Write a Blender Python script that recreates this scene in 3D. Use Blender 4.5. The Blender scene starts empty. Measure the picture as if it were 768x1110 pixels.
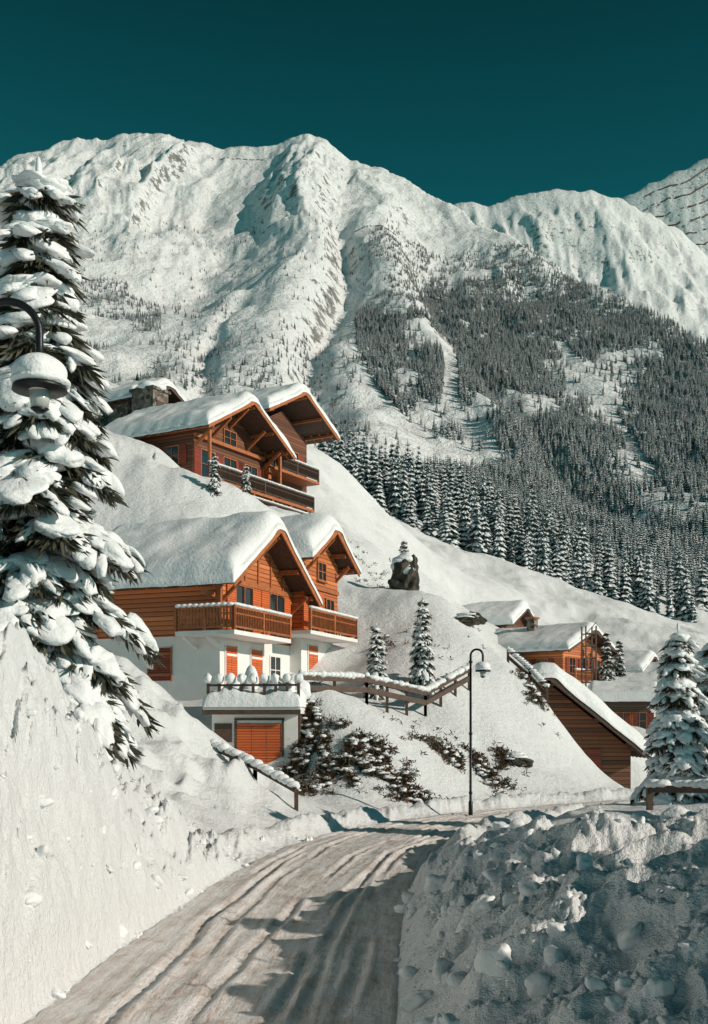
import bpy, bmesh, math, random
import numpy as np
from mathutils import Vector, Matrix
rng = np.random.default_rng(7)
random.seed(7)
scene = bpy.context.scene
CZ = 2.8
F = 1200.0
SUN_AZ, SUN_EL = 113.0, 23.0

# ------------------------------------------------------------------ noise
def _h(ix, iy, seed):
    n = (ix.astype(np.int64)*374761393 + iy.astype(np.int64)*668265263 + seed*974634777) & 0xFFFFFFFF
    n = ((n ^ (n >> 13))*1274126177) & 0xFFFFFFFF
    n = n ^ (n >> 16)
    return n.astype(np.float64)/4294967295.0
def vn(x, y, seed=0):
    x = np.asarray(x, float); y = np.asarray(y, float)
    xi = np.floor(x); yi = np.floor(y)
    fx = x-xi; fy = y-yi
    fx = fx*fx*fx*(fx*(fx*6-15)+10); fy = fy*fy*fy*(fy*(fy*6-15)+10)
    a = _h(xi, yi, seed); b = _h(xi+1, yi, seed); c = _h(xi, yi+1, seed); d = _h(xi+1, yi+1, seed)
    return (a*(1-fx)+b*fx)*(1-fy)+(c*(1-fx)+d*fx)*fy
def fbm(x, y, o=4, seed=0, g=0.5):
    s = 0; a = 1; t = 0
    for i in range(o):
        s = s+a*vn(x*(2.03**i)+13.7*i, y*(2.03**i)-7.1*i, seed+i); t += a; a *= g
    return s/t
def ridged(x, y, o=4, seed=0, g=0.5, sm=.0):
    s = 0; a = 1; t = 0
    for i in range(o):
        q = 2*vn(x*(2.03**i)+3.7*i, y*(2.03**i)-5.1*i, seed+i)-1
        s = s+a*(1-np.sqrt(q*q+sm)); t += a; a *= g
    return s/t
def ss(a, b, x):
    t = np.clip((x-a)/(b-a), 0, 1); return t*t*(3-2*t)
def lerp(a, b, t): return a+(b-a)*t

# ------------------------------------------------------------------ terrain control points (image pixel column, row, assumed depth)
def from_pixel(h, v, d): return ((h-384.)*d/F, d, CZ+(790.-v)*d/F)  # projects an image pixel out from the camera to the given depth
CP = [from_pixel(*p) for p in [
 (560,880,36),(640,868,42),(700,872,46),(768,880,38),
 (320,757,42),(400,760,44),(508,748,50),(330,862,37.5),(440,868,38),(540,868,41),(640,857,47),
 (420,800,41),(380,820,39.5),(480,810,43.5),(545,820,45),
 (470,650,60),(520,692,58),(575,744,55),(600,792,52),(630,832,50),(440,700,52),(500,720,53),
 (700,812,68),(620,780,72),(560,748,82),(650,765,82),(760,780,82),
 (768,705,120),(640,695,120),(500,665,110),(768,672,220),(600,646,200),(500,600,170),(430,560,170),(380,545,130),(370,545,100),
 (390,625,66),(420,605,75),(330,562,74),(200,562,62),(100,590,60),(130,474,76),(60,444,80),(230,522,68),(300,552,70),(170,488,74),
 (360,565,80),(200,440,110),(100,420,110),(360,500,125),(0,400,120),
 (170,862,29),(225,885,27),(160,752,38),(120,765,32),(90,800,25),(0,720,25),(300,858,34),(250,850,32),(200,800,34)]]
CP += [(-5.6,45.6,3.9),(-12,48,4.6),(-1,49,4.3),(0,54,6.2),(-8,58,11),(-3,60,10),(-5.2,40.3,1.3),(-2.6,40.3,1.2),
 (-9.8,76,18.0),(-6.5,80,17.2),(-3,86,16.6),(-8.5,72,17.4),
 (13.2,55,-.6),(12.2,58,-.2),(16,60,-1.2),(16,52,-.5),(12,51,.2),(20,66,-.5),
 (-12,30,4.5),(-20,20,6),(-20,40,8),(-30,60,17),(-40,80,28),(-6,14,2.9),(-7,5,3.0),(-10,-10,3.2),(-9,20,2.6),
 (8,10,1.2),(6.5,22,.9),(5,27,.5),(15,20,.9),(20,35,.0),(30,50,-.5),(40,80,1.5),(10,-10,1.0),(60,150,10),(-60,120,44),(-90,200,62),
 (-120,260,72),(-80,260,72),(0,260,58),(50,260,42),(83,260,28),(130,260,24),(40,20,0),(90,80,2),(0,-30,0.5),(30,-30,.5),(-30,-30,5)]
CP = np.array(CP, float)
def _solve():
    P = CP[:, :2]; n = len(P)
    D = np.sqrt(((P[:, None]-P[None])**2).sum(-1)+4.0)
    A = np.zeros((n+3, n+3)); A[:n, :n] = -D+0.05*np.eye(n)
    A[:n, n] = 1; A[:n, n+1:] = P; A[n, :n] = 1; A[n+1:, :n] = P.T
    return np.linalg.solve(A, np.concatenate([CP[:, 2], [0, 0, 0]]))
WT = _solve()
def rbf(x, y):
    x = np.clip(x, -130, 130); y = np.clip(y, -30, 300)
    o = WT[-3]+WT[-2]*x+WT[-1]*y
    for i in range(len(CP)):
        o = o-WT[i]*np.sqrt((x-CP[i, 0])**2+(y-CP[i, 1])**2+4.0)
    return o

# ------------------------------------------------------------------ mountains
RID = [(-400,190,1800),(-100,185,1800),(0,180,1800),(25,170,1800),(55,164,1800),(85,145,1800),(110,151,1800),(135,142,1800),(165,144,1800),(200,153,1800),
 (245,161,1800),(285,157,1800),(310,153,1800),(335,149,1800),(355,156,1800),(380,173,1800),(400,181,1790),(430,191,1770),(470,215,1720),(500,230,1660),
 (560,262,1520),(620,300,1380),(700,340,1220),(768,368,1120),(900,430,1100),(1200,600,1100)]
RX = np.array([(p[0]-384)*p[2]/F for p in RID]); RY = np.array([p[2] for p in RID], float)
RZ = np.array([CZ+(790-p[1])*p[2]/F for p in RID])
R2 = [(-400,400),(300,330),(420,250),(470,228),(500,219),(530,220),(560,211),(585,204),(610,207),(640,208),(670,218),(700,232),(740,252),(780,285),(900,330),(1300,500)]
R3 = [(400,600),(560,420),(630,300),(660,228),(675,214),(690,205),(720,191),(745,179),(768,168),(820,150),(900,140),(1300,400)]
def mountain(x, y):
    zr = np.interp(x, RX, RZ); yr = np.interp(x, RX, RY)
    hb = np.interp(x, [-130,-80,0,20,83,130,300], [72,72,58,53,28,24,22])
    t = (y-260)/(yr-260)
    tc = np.clip(t, 0, 1)
    front = hb+(zr-hb)*tc**1.5
    wx = x+80*(fbm(x/260, y/260, 3, 5)-.5)
    top = 1-.5*ss(.93, 1.0, tc)
    left = ss(-150, -330, x)
    rocky = np.clip(left+.8*np.exp(-((x+75)/55)**2)+.3, 0, 1)
    rib = (ridged(wx/105, y/430, 3, 11, .5, .03)-.52)
    front = front+rib*(24+46*left)*ss(.4, .85, tc)*top
    front = front-36*np.exp(-((wx+185)/60)**2)*ss(.42, .7, tc)*(1-ss(.82, .99, tc))
    front = front+18*np.exp(-((wx+82-(1800-y)*.05)/40)**2)*ss(.5, .8, tc)*(1-.9*ss(.84, .97, tc))
    front = front-22*np.exp(-((x+28-(y-900)*.02-12*np.sin(y/90))/17.)**2)*ss(.12, .3, tc)*(1-ss(.72, .93, tc))
    front = front+26*np.exp(-((wx-lerp(25, 120, ss(1700, 600, y)))/40.)**2)*ss(.22, .5, tc)*(1-.7*ss(.85, 1, tc))
    front = front-12*np.exp(-((x-60-(1500-y)*.10)/14.)**2)*ss(.1, .3, tc)*(1-ss(.7, .9, tc))
    front = front-9*np.exp(-((x+118+10*np.sin(y/70))/9.)**2)*ss(.2, .35, tc)*(1-ss(.5, .65, tc))
    wx2 = wx+14*(fbm(x/40, y/40, 2, 36)-.5); wy2 = y+25*(fbm(x/50, y/50, 2, 37)-.5)
    front = front+(ridged(wx2/44, wy2/120, 4, 31, .48, .02)-.5)*(7+21*rocky*ss(.55, .85, tc))*ss(.15, .7, tc)*top
    front = front+(ridged(wx2/17, wy2/26, 3, 35, .5, .02)-.5)*9.5*rocky*ss(.62, .88, tc)*top*(.25+1.4*ss(.4,.65,fbm(x/90, y/110, 2, 39)))
    front = front+(fbm(x/70, y/80, 3, 21, .45)-.5)*30*ss(.0, .3, tc)+(fbm(x/12, y/14, 3, 41)-.5)*2.6*ss(0, .2, tc)
    front = front+.9*np.sin(front/6.0+4*fbm(x/90, y/90, 2, 9))*ss(.12, .4, tc)*ss(.3, .6, fbm(x/80, y/60, 2, 19))
    lim = zr+3+9*(fbm(x/25, y/400, 3, 44)-.5)-(1-tc)*120
    front = lerp(front, np.minimum(front, lim), ss(.88, .96, tc))
    back = zr-(y-yr)*.75
    m1 = np.where(y > yr, np.minimum(front, back), front)
    def far(R, D, wdt, seed, w):
        X = np.array([(p[0]-384)*D/F for p in R]); Z = np.array([CZ+(790-p[1])*D/F for p in R])
        z = np.interp(x, X, Z); d = D-y
        q = np.clip(d/wdt, 0, 1)
        o = np.where(d > 0, 150+(z-150)*(1-q)**1.35, z+d*.7)
        tp = ss(0, .12, q)*.7+.3
        return o+((ridged(x/170+y/700, y/300, 3, seed, .5, .02)-.5)*w+(ridged(x/50, y/80, 3, seed+5, .55, .02)-.5)*w*.4+(fbm(x/25, y/25, 3, seed+9)-.5)*12)*tp
    m2 = far(R2, 3000., 1500, 51, 95)
    m3 = far(R3, 3700., 1500, 71, 45)
    m = np.maximum(np.maximum(m1, -50), np.where(y > 1150, np.maximum(m2, m3), -50))
    return m

# ------------------------------------------------------------------ road
RC = np.array([(-1.5,-40),(-1.5,-5),(-1.42,5),(-1.35,10.5),(-1.05,16),(-.6,21),(.4,27),(2.6,32.3),(6,37),(10.5,41.2),(17,45.5),(26,51),(40,58)], float)
def catmull(P, step):
    out = []
    for i in range(len(P)-1):
        p0 = P[max(i-1, 0)]; p1 = P[i]; p2 = P[i+1]; p3 = P[min(i+2, len(P)-1)]
        n = max(2, int(np.linalg.norm(p2-p1)/step))
        for k in range(n):
            t = k/n
            m1 = (p2-p0)*.5; m2 = (p3-p1)*.5
            out.append((2*t**3-3*t*t+1)*p1+(t**3-2*t*t+t)*m1+(-2*t**3+3*t*t)*p2+(t**3-t*t)*m2)
    out.append(P[-1]); return np.array(out)
RS = catmull(RC, .6)
RT = np.gradient(RS, axis=0); RT /= np.linalg.norm(RT, axis=1)[:, None]
def road_lat(x, y):
    best = np.full(x.shape, 1e9); lat = np.full(x.shape, 99.)
    for (px, py), (tx, ty) in zip(RS, RT):
        dx = x-px; dy = y-py
        d = dx*dx+dy*dy
        m = d < best
        best = np.where(m, d, best)
        side = dx*ty-dy*tx
        lat = np.where(m, np.where(np.abs(dx*tx+dy*ty) < .7, side, np.sign(side)*np.sqrt(d)), lat)
    return lat
HW = 1.75
def near_features(x, y, z):
    lat = road_lat(x, y); out = np.abs(lat)-HW
    rough = (fbm(x/5, y/5, 3, 101)-.5)*.6+(fbm(x/1.3, y/1.3, 3, 102)-.5)*.20
    yard = ss(-1.5, -3.5, x)*ss(23, 26, y)*ss(41, 37, y)
    rough = rough+yard*((ridged(x/2.2, y/2.6, 2, 131, .5, .02)-.5)*1.5+(ridged(x/.9, y/.9, 2, 132, .5, .03)-.45)*.3)
    yardr = ss(1, 3, x)*ss(20, 24, y)*ss(40, 34, y)
    rough = rough+yardr*((ridged(x/2.0, y/2.0, 2, 133, .5, .03)-.35)*.8)
    z = z+rough*ss(.5, 4, out)
    z = lerp(-.06, z, ss(-.05, 3.2, out))
    bn = .55+.9*fbm(x/1.1, y/1.1, 3, 104)
    berm = np.exp(-((out-.75)/.42)**2)*bn*.42
    berm = berm+np.exp(-((out-.6)/.5)**2)*(ridged(x/.45, y/.45, 3, 105)-.5)*.26
    z = z+np.where(y > 15, berm*ss(15, 21, y), 0)
    L = lat < 0
    # high cut bank on the left
    hl = np.interp(y, [-20,10,13.5,16,19,22,24.5], [3.8,3.9,3.85,3.25,2.15,.8,.3])
    hl = hl+(fbm(x/1.7, y/1.7, 3, 107)-.5)*.7
    q = np.clip(out/1.4, 0, 1)
    face = hl*(1-(1-q)**1.5)*ss(0, .10, q)
    u = y*.85+out*.5; v2 = out*2.4-y*.45
    sl = (fbm(u/1.3, v2/.8, 4, 108, .58)-.5)*.8*ss(0, .25, q)
    sl = sl+(ridged(u/1.1, v2/.5, 3, 109, .6)-.5)*.30*ss(0, .2, q)
    st_ = fbm(u/2.2, v2/1.6, 3, 118)*8
    sl = sl+(np.floor(st_)+ss(.75, 1, st_-np.floor(st_)))/8*.9*ss(.1, .4, q)
    sl = sl+(fbm(x/.16, y/.16, 2, 119)-.5)*.07
    zb = face+sl-.42*ss(.1, .4, q)
    zb = zb-1.2*np.exp(-((out-3.2)/1.0)**2)
    zb = lerp(zb, z, ss(1.7, 4.5, out))
    zl = lerp(zb, z, ss(21.5, 24.5, y))
    z1 = np.where(L & (out > -.05), np.where(y < 24.5, zl, z), z)
    # ploughed bank on the right
    hr = np.interp(y, [-20,4,9,12,16,18,19.5,21], [1.0,1.15,1.5,1.65,1.25,.85,.4,.15])
    w = np.interp(y, [-20,5,12,16,18,19.5,21], [3,3.0,3.1,1.9,1.0,.7,.6])
    q = np.clip(out/w, 0, 1)
    wx = x+.5*(fbm(x/.8, y/.8, 2, 140)-.5); wy = y+.5*(fbm(x/.8, y/.8, 2, 141)-.5)
    lum = (ridged(wx/1.7, wy/1.7, 2, 110, .5, .04)-.5)*.66+(ridged(wx/.55, wy/.55, 2, 112, .5, .02)-.45)*.36+(fbm(wx/.18, wy/.18, 3, 113, .6)-.5)*.17+(fbm(x/.06, y/.06, 2, 114)-.5)*.035
    zb = hr*(1-(1-q)**1.7)+lum*ss(0, .3, q)
    zb = lerp(zb, z+lum*.5, ss(0, 3, out-w-.6))
    zr = lerp(zb, z, ss(20, 23, y))
    z2 = np.where((~L) & (out > -.02), np.where(y < 23, zr, z1), z1)
    return z2
def H(x, y):
    x = np.atleast_1d(np.asarray(x, float)); y = np.atleast_1d(np.asarray(y, float))
    shp = x.shape; x = x.ravel(); y = y.ravel()
    z = np.zeros_like(x)
    a = (y < 290)
    if a.any(): z[a] = rbf(x[a], y[a])
    b = (y > 190)
    if b.any():
        m = mountain(x[b], y[b]); w = ss(200, 285, y[b])
        z[b] = lerp(z[b], m, w)
    m_ = (y > 46) & (y < 300)
    xm, ym = x[m_], y[m_]
    f_ = ss(46, 70, ym)*(1-ss(240, 300, ym))
    big = ss(80, 170, ym)
    z[m_] = z[m_]+f_*((ridged(xm/(7+10*big)+ym/60, ym/(5+9*big), 3, 151, .5, .03)-.5)*(.9+2.2*big)+(fbm(xm/1.8, ym/1.6, 3, 152)-.5)*.45)
    c = (np.abs(x) < 45) & (y > -45) & (y < 70)
    if c.any(): z[c] = near_features(x[c], y[c], z[c])
    d = (~c) & (y < 400)
    z[d] = z[d]+(fbm(x[d]/9, y[d]/9, 4, 120)-.5)*1.1+(fbm(x[d]/35, y[d]/35, 2, 121)-.5)*5*ss(90, 160, y[d])
    return z.reshape(shp)
def Hs(x, y): return float(H(x, y)[0])

# ------------------------------------------------------------------ materials
def newmat(name):
    m = bpy.data.materials.new(name); m.use_nodes = True
    nt = m.node_tree; b = nt.nodes['Principled BSDF']
    return m, nt, b
def N(nt, t, **k):
    n = nt.nodes.new(t)
    for a, v in k.items(): setattr(n, a, v)
    return n
def coords(nt, kind='Object', scale=(1,1,1)):
    tc = N(nt, 'ShaderNodeTexCoord'); mp = N(nt, 'ShaderNodeMapping')
    mp.inputs['Scale'].default_value = scale
    nt.links.new(tc.outputs[kind], mp.inputs[0]); return mp.outputs[0]
def noise(nt, vec, scale, detail=4, rough=.6):
    n = N(nt, 'ShaderNodeTexNoise'); n.inputs['Scale'].default_value = scale
    n.inputs['Detail'].default_value = detail; n.inputs['Roughness'].default_value = rough
    nt.links.new(vec, n.inputs['Vector']); return n.outputs['Fac']
def ramp(nt, fac, stops):
    r = N(nt, 'ShaderNodeValToRGB'); e = r.color_ramp.elements
    e[0].position, e[0].color = stops[0][0], (*stops[0][1], 1)
    e[1].position, e[1].color = stops[-1][0], (*stops[-1][1], 1)
    for p, c in stops[1:-1]:
        q = e.new(p); q.color = (*c, 1)
    nt.links.new(fac, r.inputs[0]); return r.outputs[0]
def math_(nt, op, a, b=None, c=None):
    n = N(nt, 'ShaderNodeMath', operation=op)
    for i, v in enumerate((a, b, c)):
        if v is None: continue
        if isinstance(v, (int, float)): n.inputs[i].default_value = v
        else: nt.links.new(v, n.inputs[i])
    return n.outputs[0]
def bump(nt, b, h, strength, dist, prev=None):
    n = N(nt, 'ShaderNodeBump'); n.inputs['Strength'].default_value = strength; n.inputs['Distance'].default_value = dist
    nt.links.new(h, n.inputs['Height'])
    if prev is not None: nt.links.new(prev, n.inputs['Normal'])
    nt.links.new(n.outputs[0], b.inputs['Normal']); return n.outputs[0]
SNOWC = (.77, .80, .81)
def snow_mat(name='snow', s1=7., d1=.04):
    m, nt, b = newmat(name)
    v = coords(nt)
    b.inputs['Base Color'].default_value = (*SNOWC, 1); b.inputs['Roughness'].default_value = .6
    b.inputs['Specular IOR Level'].default_value = .25
    bump(nt, b, noise(nt, v, s1, 3), 1, d1)
    return m
M_SNOW = snow_mat()
def terrain_mat():
    m, nt, b = newmat('snow_terrain')
    geo = N(nt, 'ShaderNodeNewGeometry'); v = geo.outputs['Position']
    sp = N(nt, 'ShaderNodeSeparateXYZ'); nt.links.new(geo.outputs['Normal'], sp.inputs[0])
    pp = N(nt, 'ShaderNodeSeparateXYZ'); nt.links.new(v, pp.inputs[0])
    n2 = noise(nt, v, .07, 5, .74)
    k = math_(nt, 'ADD', sp.outputs[2], math_(nt, 'MULTIPLY', math_(nt, 'SUBTRACT', n2, .5), 1.4))
    r = N(nt, 'ShaderNodeMapRange'); r.inputs['From Min'].default_value = .48; r.inputs['From Max'].default_value = .37
    nt.links.new(k, r.inputs[0])
    farm = N(nt, 'ShaderNodeMapRange'); farm.inputs['From Min'].default_value = 350; farm.inputs['From Max'].default_value = 700
    nt.links.new(pp.outputs[1], farm.inputs[0])
    fac = math_(nt, 'MULTIPLY', math_(nt, 'MULTIPLY', r.outputs[0], farm.outputs[0]), .85)
    mx = N(nt, 'ShaderNodeMix', data_type='RGBA')
    nt.links.new(fac, mx.inputs[0]); mx.inputs[6].default_value = (*SNOWC, 1); mx.inputs[7].default_value = (.10,.10,.09,1)
    nt.links.new(mx.outputs[2], b.inputs['Base Color'])
    b.inputs['Roughness'].default_value = .6; b.inputs['Specular IOR Level'].default_value = .25
    fd = math_(nt, 'MULTIPLY', math_(nt, 'MULTIPLY', n2, farm.outputs[0]), 6.0)
    nd = math_(nt, 'MULTIPLY', noise(nt, v, 2.6, 6, .76), .15)
    bump(nt, b, math_(nt, 'ADD', fd, nd), 1, 1.0)
    return m
M_TER = terrain_mat()
def wood_mat(name, c1, c2, plank=.16, axis=2):
    m, nt, b = newmat(name)
    tc = N(nt, 'ShaderNodeTexCoord'); s = N(nt, 'ShaderNodeSeparateXYZ'); nt.links.new(tc.outputs['Object'], s.inputs[0])
    z = math_(nt, 'DIVIDE', s.outputs[axis], plank)
    fr = math_(nt, 'FRACT', z); fl = math_(nt, 'FLOOR', z)
    wn = N(nt, 'ShaderNodeTexWhiteNoise', noise_dimensions='1D'); nt.links.new(fl, wn.inputs['W'])
    sc = (1.2, 1.2, 14) if axis == 2 else (14, 14, 1.2)
    g = noise(nt, coords(nt, 'Object', sc), 2.0, 5, .65)
    f = math_(nt, 'ADD', math_(nt, 'MULTIPLY', wn.outputs[0], .45), math_(nt, 'MULTIPLY', g, .55))
    col = ramp(nt, f, [(.2, c1), (.8, c2)])
    gap = math_(nt, 'GREATER_THAN', math_(nt, 'ABSOLUTE', math_(nt, 'SUBTRACT', fr, .5)), .43)
    mx = N(nt, 'ShaderNodeMix', data_type='RGBA'); nt.links.new(gap, mx.inputs[0]); nt.links.new(col, mx.inputs[6])
    mx.inputs[7].default_value = (c1[0]*.2, c1[1]*.2, c1[2]*.2, 1)
    nt.links.new(mx.outputs[2], b.inputs['Base Color']); b.inputs['Roughness'].default_value = .65
    hgt = math_(nt, 'SUBTRACT', 1, math_(nt, 'POWER', math_(nt, 'MULTIPLY', math_(nt, 'ABSOLUTE', math_(nt, 'SUBTRACT', fr, .5)), 2), 4))
    bump(nt, b, hgt, .8, .02)
    return m
M_WOOD = wood_mat('chalet_planks', (.30,.075,.020), (.72,.24,.075), .20)
M_DWOOD = wood_mat('dark_planks', (.06,.022,.011), (.22,.078,.028), .22)
M_SHUT = wood_mat('painted_shutter', (.50,.09,.02), (.68,.15,.03), .1)
M_REDSH = wood_mat('red_shutter', (.18,.028,.014), (.28,.045,.02), .1)
M_GREYW = wood_mat('weathered_planks', (.05,.035,.025), (.18,.115,.075), .18)
def plain(name, col, rough=.6, nz=.15, sc=3., metal=0, bd=.004):
    m, nt, b = newmat(name); v = coords(nt)
    n = noise(nt, v, sc, 4)
    c0 = tuple(c*(1-nz) for c in col); c1 = tuple(min(1, c*(1+nz)) for c in col)
    nt.links.new(ramp(nt, n, [(.3, c0), (.7, c1)]), b.inputs['Base Color'])
    b.inputs['Roughness'].default_value = rough; b.inputs['Metallic'].default_value = metal
    if bd: bump(nt, b, noise(nt, v, sc*8, 3), .5, bd)
    return m
M_WHITE = plain('white_render', (.74,.72,.69), .8, .06, 1.5)
M_BEAM = plain('beam_wood', (.36,.115,.036), .6, .35, 6)
M_DBEAM = plain('dark_beam', (.075,.045,.03), .7, .35, 6)
M_IRON = plain('black_iron', (.02,.022,.024), .4, .2, 8, .6)
M_GLASS = plain('window_glass', (.02,.03,.035), .08, .2, 1)
M_LGLASS = plain('lantern_glass', (.45,.47,.45), .2, .1, 4)
M_BARK = plain('bark', (.09,.06,.04), .9, .4, 12, 0, .01)
M_NEEDLE = plain('needles', (.050,.052,.030), .7, .5, 4, 0, 0)
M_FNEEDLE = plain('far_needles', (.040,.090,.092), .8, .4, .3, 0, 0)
M_SHRUB = plain('shrub_twigs', (.085,.055,.03), .8, .6, 3, 0, 0)
def stone_mat(name, a, c):
    m, nt, b = newmat(name); v = coords(nt)
    vo = N(nt, 'ShaderNodeTexVoronoi'); vo.inputs['Scale'].default_value = 3.2; nt.links.new(v, vo.inputs[0])
    s = N(nt, 'ShaderNodeSeparateColor'); nt.links.new(vo.outputs['Color'], s.inputs[0])
    nt.links.new(ramp(nt, s.outputs[0], [(.1,a),(.9,c)]), b.inputs['Base Color'])
    bump(nt, b, vo.outputs['Distance'], .8, .05); b.inputs['Roughness'].default_value = .9
    return m
M_STONE = stone_mat('stone_wall', (.05,.045,.04), (.24,.2,.16))
M_ROCK = stone_mat('dark_rock', (.025,.022,.018), (.09,.075,.055))
def road_mat():
    m, nt, b = newmat('packed_snow_road')
    a = N(nt, 'ShaderNodeUVMap'); mp = N(nt, 'ShaderNodeMapping'); mp.inputs['Scale'].default_value = (1, .06, 1)
    nt.links.new(a.outputs[0], mp.inputs[0])
    st = noise(nt, mp.outputs[0], 6.5, 6, .72)
    geo = N(nt, 'ShaderNodeNewGeometry')
    n2 = noise(nt, geo.outputs['Position'], 1.6, 6, .7)
    f = math_(nt, 'ADD', math_(nt, 'MULTIPLY', st, .58), math_(nt, 'MULTIPLY', n2, .42))
    col = ramp(nt, f, [(.39,(.46,.39,.34)),(.46,(.67,.62,.58)),(.54,(.79,.78,.77))])
    nt.links.new(col, b.inputs['Base Color']); b.inputs['Roughness'].default_value = .55
    h = math_(nt, 'ADD', math_(nt, 'MULTIPLY', st, .04), math_(nt, 'MULTIPLY', noise(nt, geo.outputs['Position'], 11., 5, .72), .05))
    bump(nt, b, h, 1, 1)
    return m
M_ROAD = road_mat()

# ------------------------------------------------------------------ mesh builder
def ico(sub):
    bm = bmesh.new(); bmesh.ops.create_icosphere(bm, subdivisions=sub, radius=1)
    V = np.array([v.co[:] for v in bm.verts]); Fc = np.array([[v.index for v in f.verts] for f in bm.faces]); bm.free(); return V, Fc
ICO = {s: ico(s) for s in (1, 2, 3, 4)}
class MB:
    def __init__(s): s.v = []; s.f = []; s.m = []; s.n = 0
    def add(s, V, Fc, m=0):
        V = np.asarray(V, float); s.v.append(V)
        if isinstance(Fc, np.ndarray): Fc = (Fc+s.n).tolist()
        else: Fc = [[i+s.n for i in f] for f in Fc]
        s.f += Fc; s.m += [m]*len(Fc); s.n += len(V)
    def box(s, x0, x1, y0, y1, z0, z1, m=0):
        V = [(x0,y0,z0),(x1,y0,z0),(x1,y1,z0),(x0,y1,z0),(x0,y0,z1),(x1,y0,z1),(x1,y1,z1),(x0,y1,z1)]
        s.add(V, [(3,2,1,0),(4,5,6,7),(0,1,5,4),(1,2,6,5),(2,3,7,6),(3,0,4,7)], m)
    def beam(s, a, b, w, h, m=0):
        a = np.array(a, float); b = np.array(b, float); d = b-a; d /= np.linalg.norm(d)
        up = np.array([0, 0, 1.]) if abs(d[2]) < .95 else np.array([0, 1., 0])
        r = np.cross(d, up); r /= np.linalg.norm(r); u = np.cross(r, d)
        V = []
        for p in (a, b):
            for sx, sz in ((-1,-1),(1,-1),(1,1),(-1,1)): V.append(p+r*sx*w/2+u*sz*h/2)
        s.add(V, [(0,1,2,3),(7,6,5,4),(0,4,5,1),(1,5,6,2),(2,6,7,3),(3,7,4,0)], m)
    def tube(s, pts, rad, m=0, n=8):
        pts = np.array(pts, float); T = np.gradient(pts, axis=0); V = []
        for p, t, r in zip(pts, T, rad):
            t = t/(np.linalg.norm(t)+1e-9); a = np.cross(t, [.13, 1., .21]); a /= np.linalg.norm(a)+1e-9; b = np.cross(t, a)
            for k in range(n):
                th = 2*math.pi*k/n; V.append(p+r*(a*math.cos(th)+b*math.sin(th)))
        Fc = []
        for i in range(len(pts)-1):
            for k in range(n): Fc.append((i*n+k, i*n+(k+1) % n, (i+1)*n+(k+1) % n, (i+1)*n+k))
        Fc.append(tuple(range(n-1, -1, -1))); Fc.append(tuple(range((len(pts)-1)*n, len(pts)*n)))
        s.add(V, Fc, m)
    def blob(s, c, r, m=0, sub=3, rot=None, amp=.14, fr=2.4, seed=0):
        V, Fc = ICO[sub]; V = V.copy()
        rs = np.random.default_rng(seed); ph = rs.uniform(0, 6.28, 6); k = rs.normal(0, fr, (3, 3))
        d = np.sin(V@k[0]+ph[0])+np.sin(V@k[1]+ph[1])+np.sin(V@k[2]*1.9+ph[2])*.6
        V = V*(1+amp*d[:, None]*.6)
        V = V*np.array(r)
        if rot is not None: V = V@rot.T
        s.add(V+np.array(c), Fc, m)
    def obj(s, name, mats, parent=None, smooth=False):
        me = bpy.data.meshes.new(name)
        me.from_pydata(np.concatenate(s.v).tolist(), [], s.f)
        for mt in mats: me.materials.append(mt)
        me.polygons.foreach_set('material_index', s.m)
        me.polygons.foreach_set('use_smooth', [smooth]*len(s.f) if isinstance(smooth, bool) else [mi in smooth for mi in s.m])
        me.update()
        o = bpy.data.objects.new(name, me); scene.collection.objects.link(o)
        if parent: o.parent = parent
        return o
def empty(name, loc=(0,0,0), rotz=0):
    e = bpy.data.objects.new(name, None); e.location = loc; e.rotation_euler = (0, 0, math.radians(rotz)); e.empty_display_size = .5
    scene.collection.objects.link(e); return e
def grid_mesh(name, X, Y, Z, mat, parent=None, wrap=False, uv=None):
    nr, nc = X.shape
    co = np.stack([X, Y, Z], -1).reshape(-1, 3)
    i = np.arange(nr-1)[:, None]; j = np.arange(nc if wrap else nc-1)[None]
    j2 = (j+1) % nc
    q = np.stack([i*nc+j, i*nc+j2, (i+1)*nc+j2, (i+1)*nc+j], -1).reshape(-1, 4)
    me = bpy.data.meshes.new(name)
    me.vertices.add(len(co)); me.vertices.foreach_set('co', co.astype(np.float32).ravel())
    me.loops.add(q.size); me.loops.foreach_set('vertex_index', q.astype(np.int32).ravel())
    me.polygons.add(len(q)); me.polygons.foreach_set('loop_start', (np.arange(len(q))*4).astype(np.int32))
    me.polygons.foreach_set('use_smooth', np.ones(len(q), bool))
    if uv is not None:
        l = me.uv_layers.new(name='UVMap'); l.data.foreach_set('uv', uv.reshape(-1, 2)[q.ravel()].astype(np.float32).ravel())
    me.update(calc_edges=True); me.validate()
    me.materials.append(mat)
    o = bpy.data.objects.new(name, me); scene.collection.objects.link(o)
    if parent: o.parent = parent
    return o

# ------------------------------------------------------------------ terrain sheet
ang = list(np.arange(-19.6, 19.61, .062))
a = 19.6; st = .1; side = []
while a < 176:
    st = min(st*1.25, 4.5); a += st; side.append(a)
ang = np.radians(np.array([-s for s in side[::-1]]+ang+side))
rr = [0.4]
while rr[-1] < 6500:
    r = rr[-1]
    k = .06 if r < 5 else .0055 if r < 30 else .0065 if r < 260 else .0036 if r < 2000 else .006 if r < 4200 else .03
    rr.append(r*(1+k))
rr = np.array(rr)
TX = rr[:, None]*np.sin(ang)[None]; TY = rr[:, None]*np.cos(ang)[None]
TZ = H(TX, TY)
grid_mesh('snow_terrain', TX, TY, TZ, M_TER, wrap=True).data.flip_normals()
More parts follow.
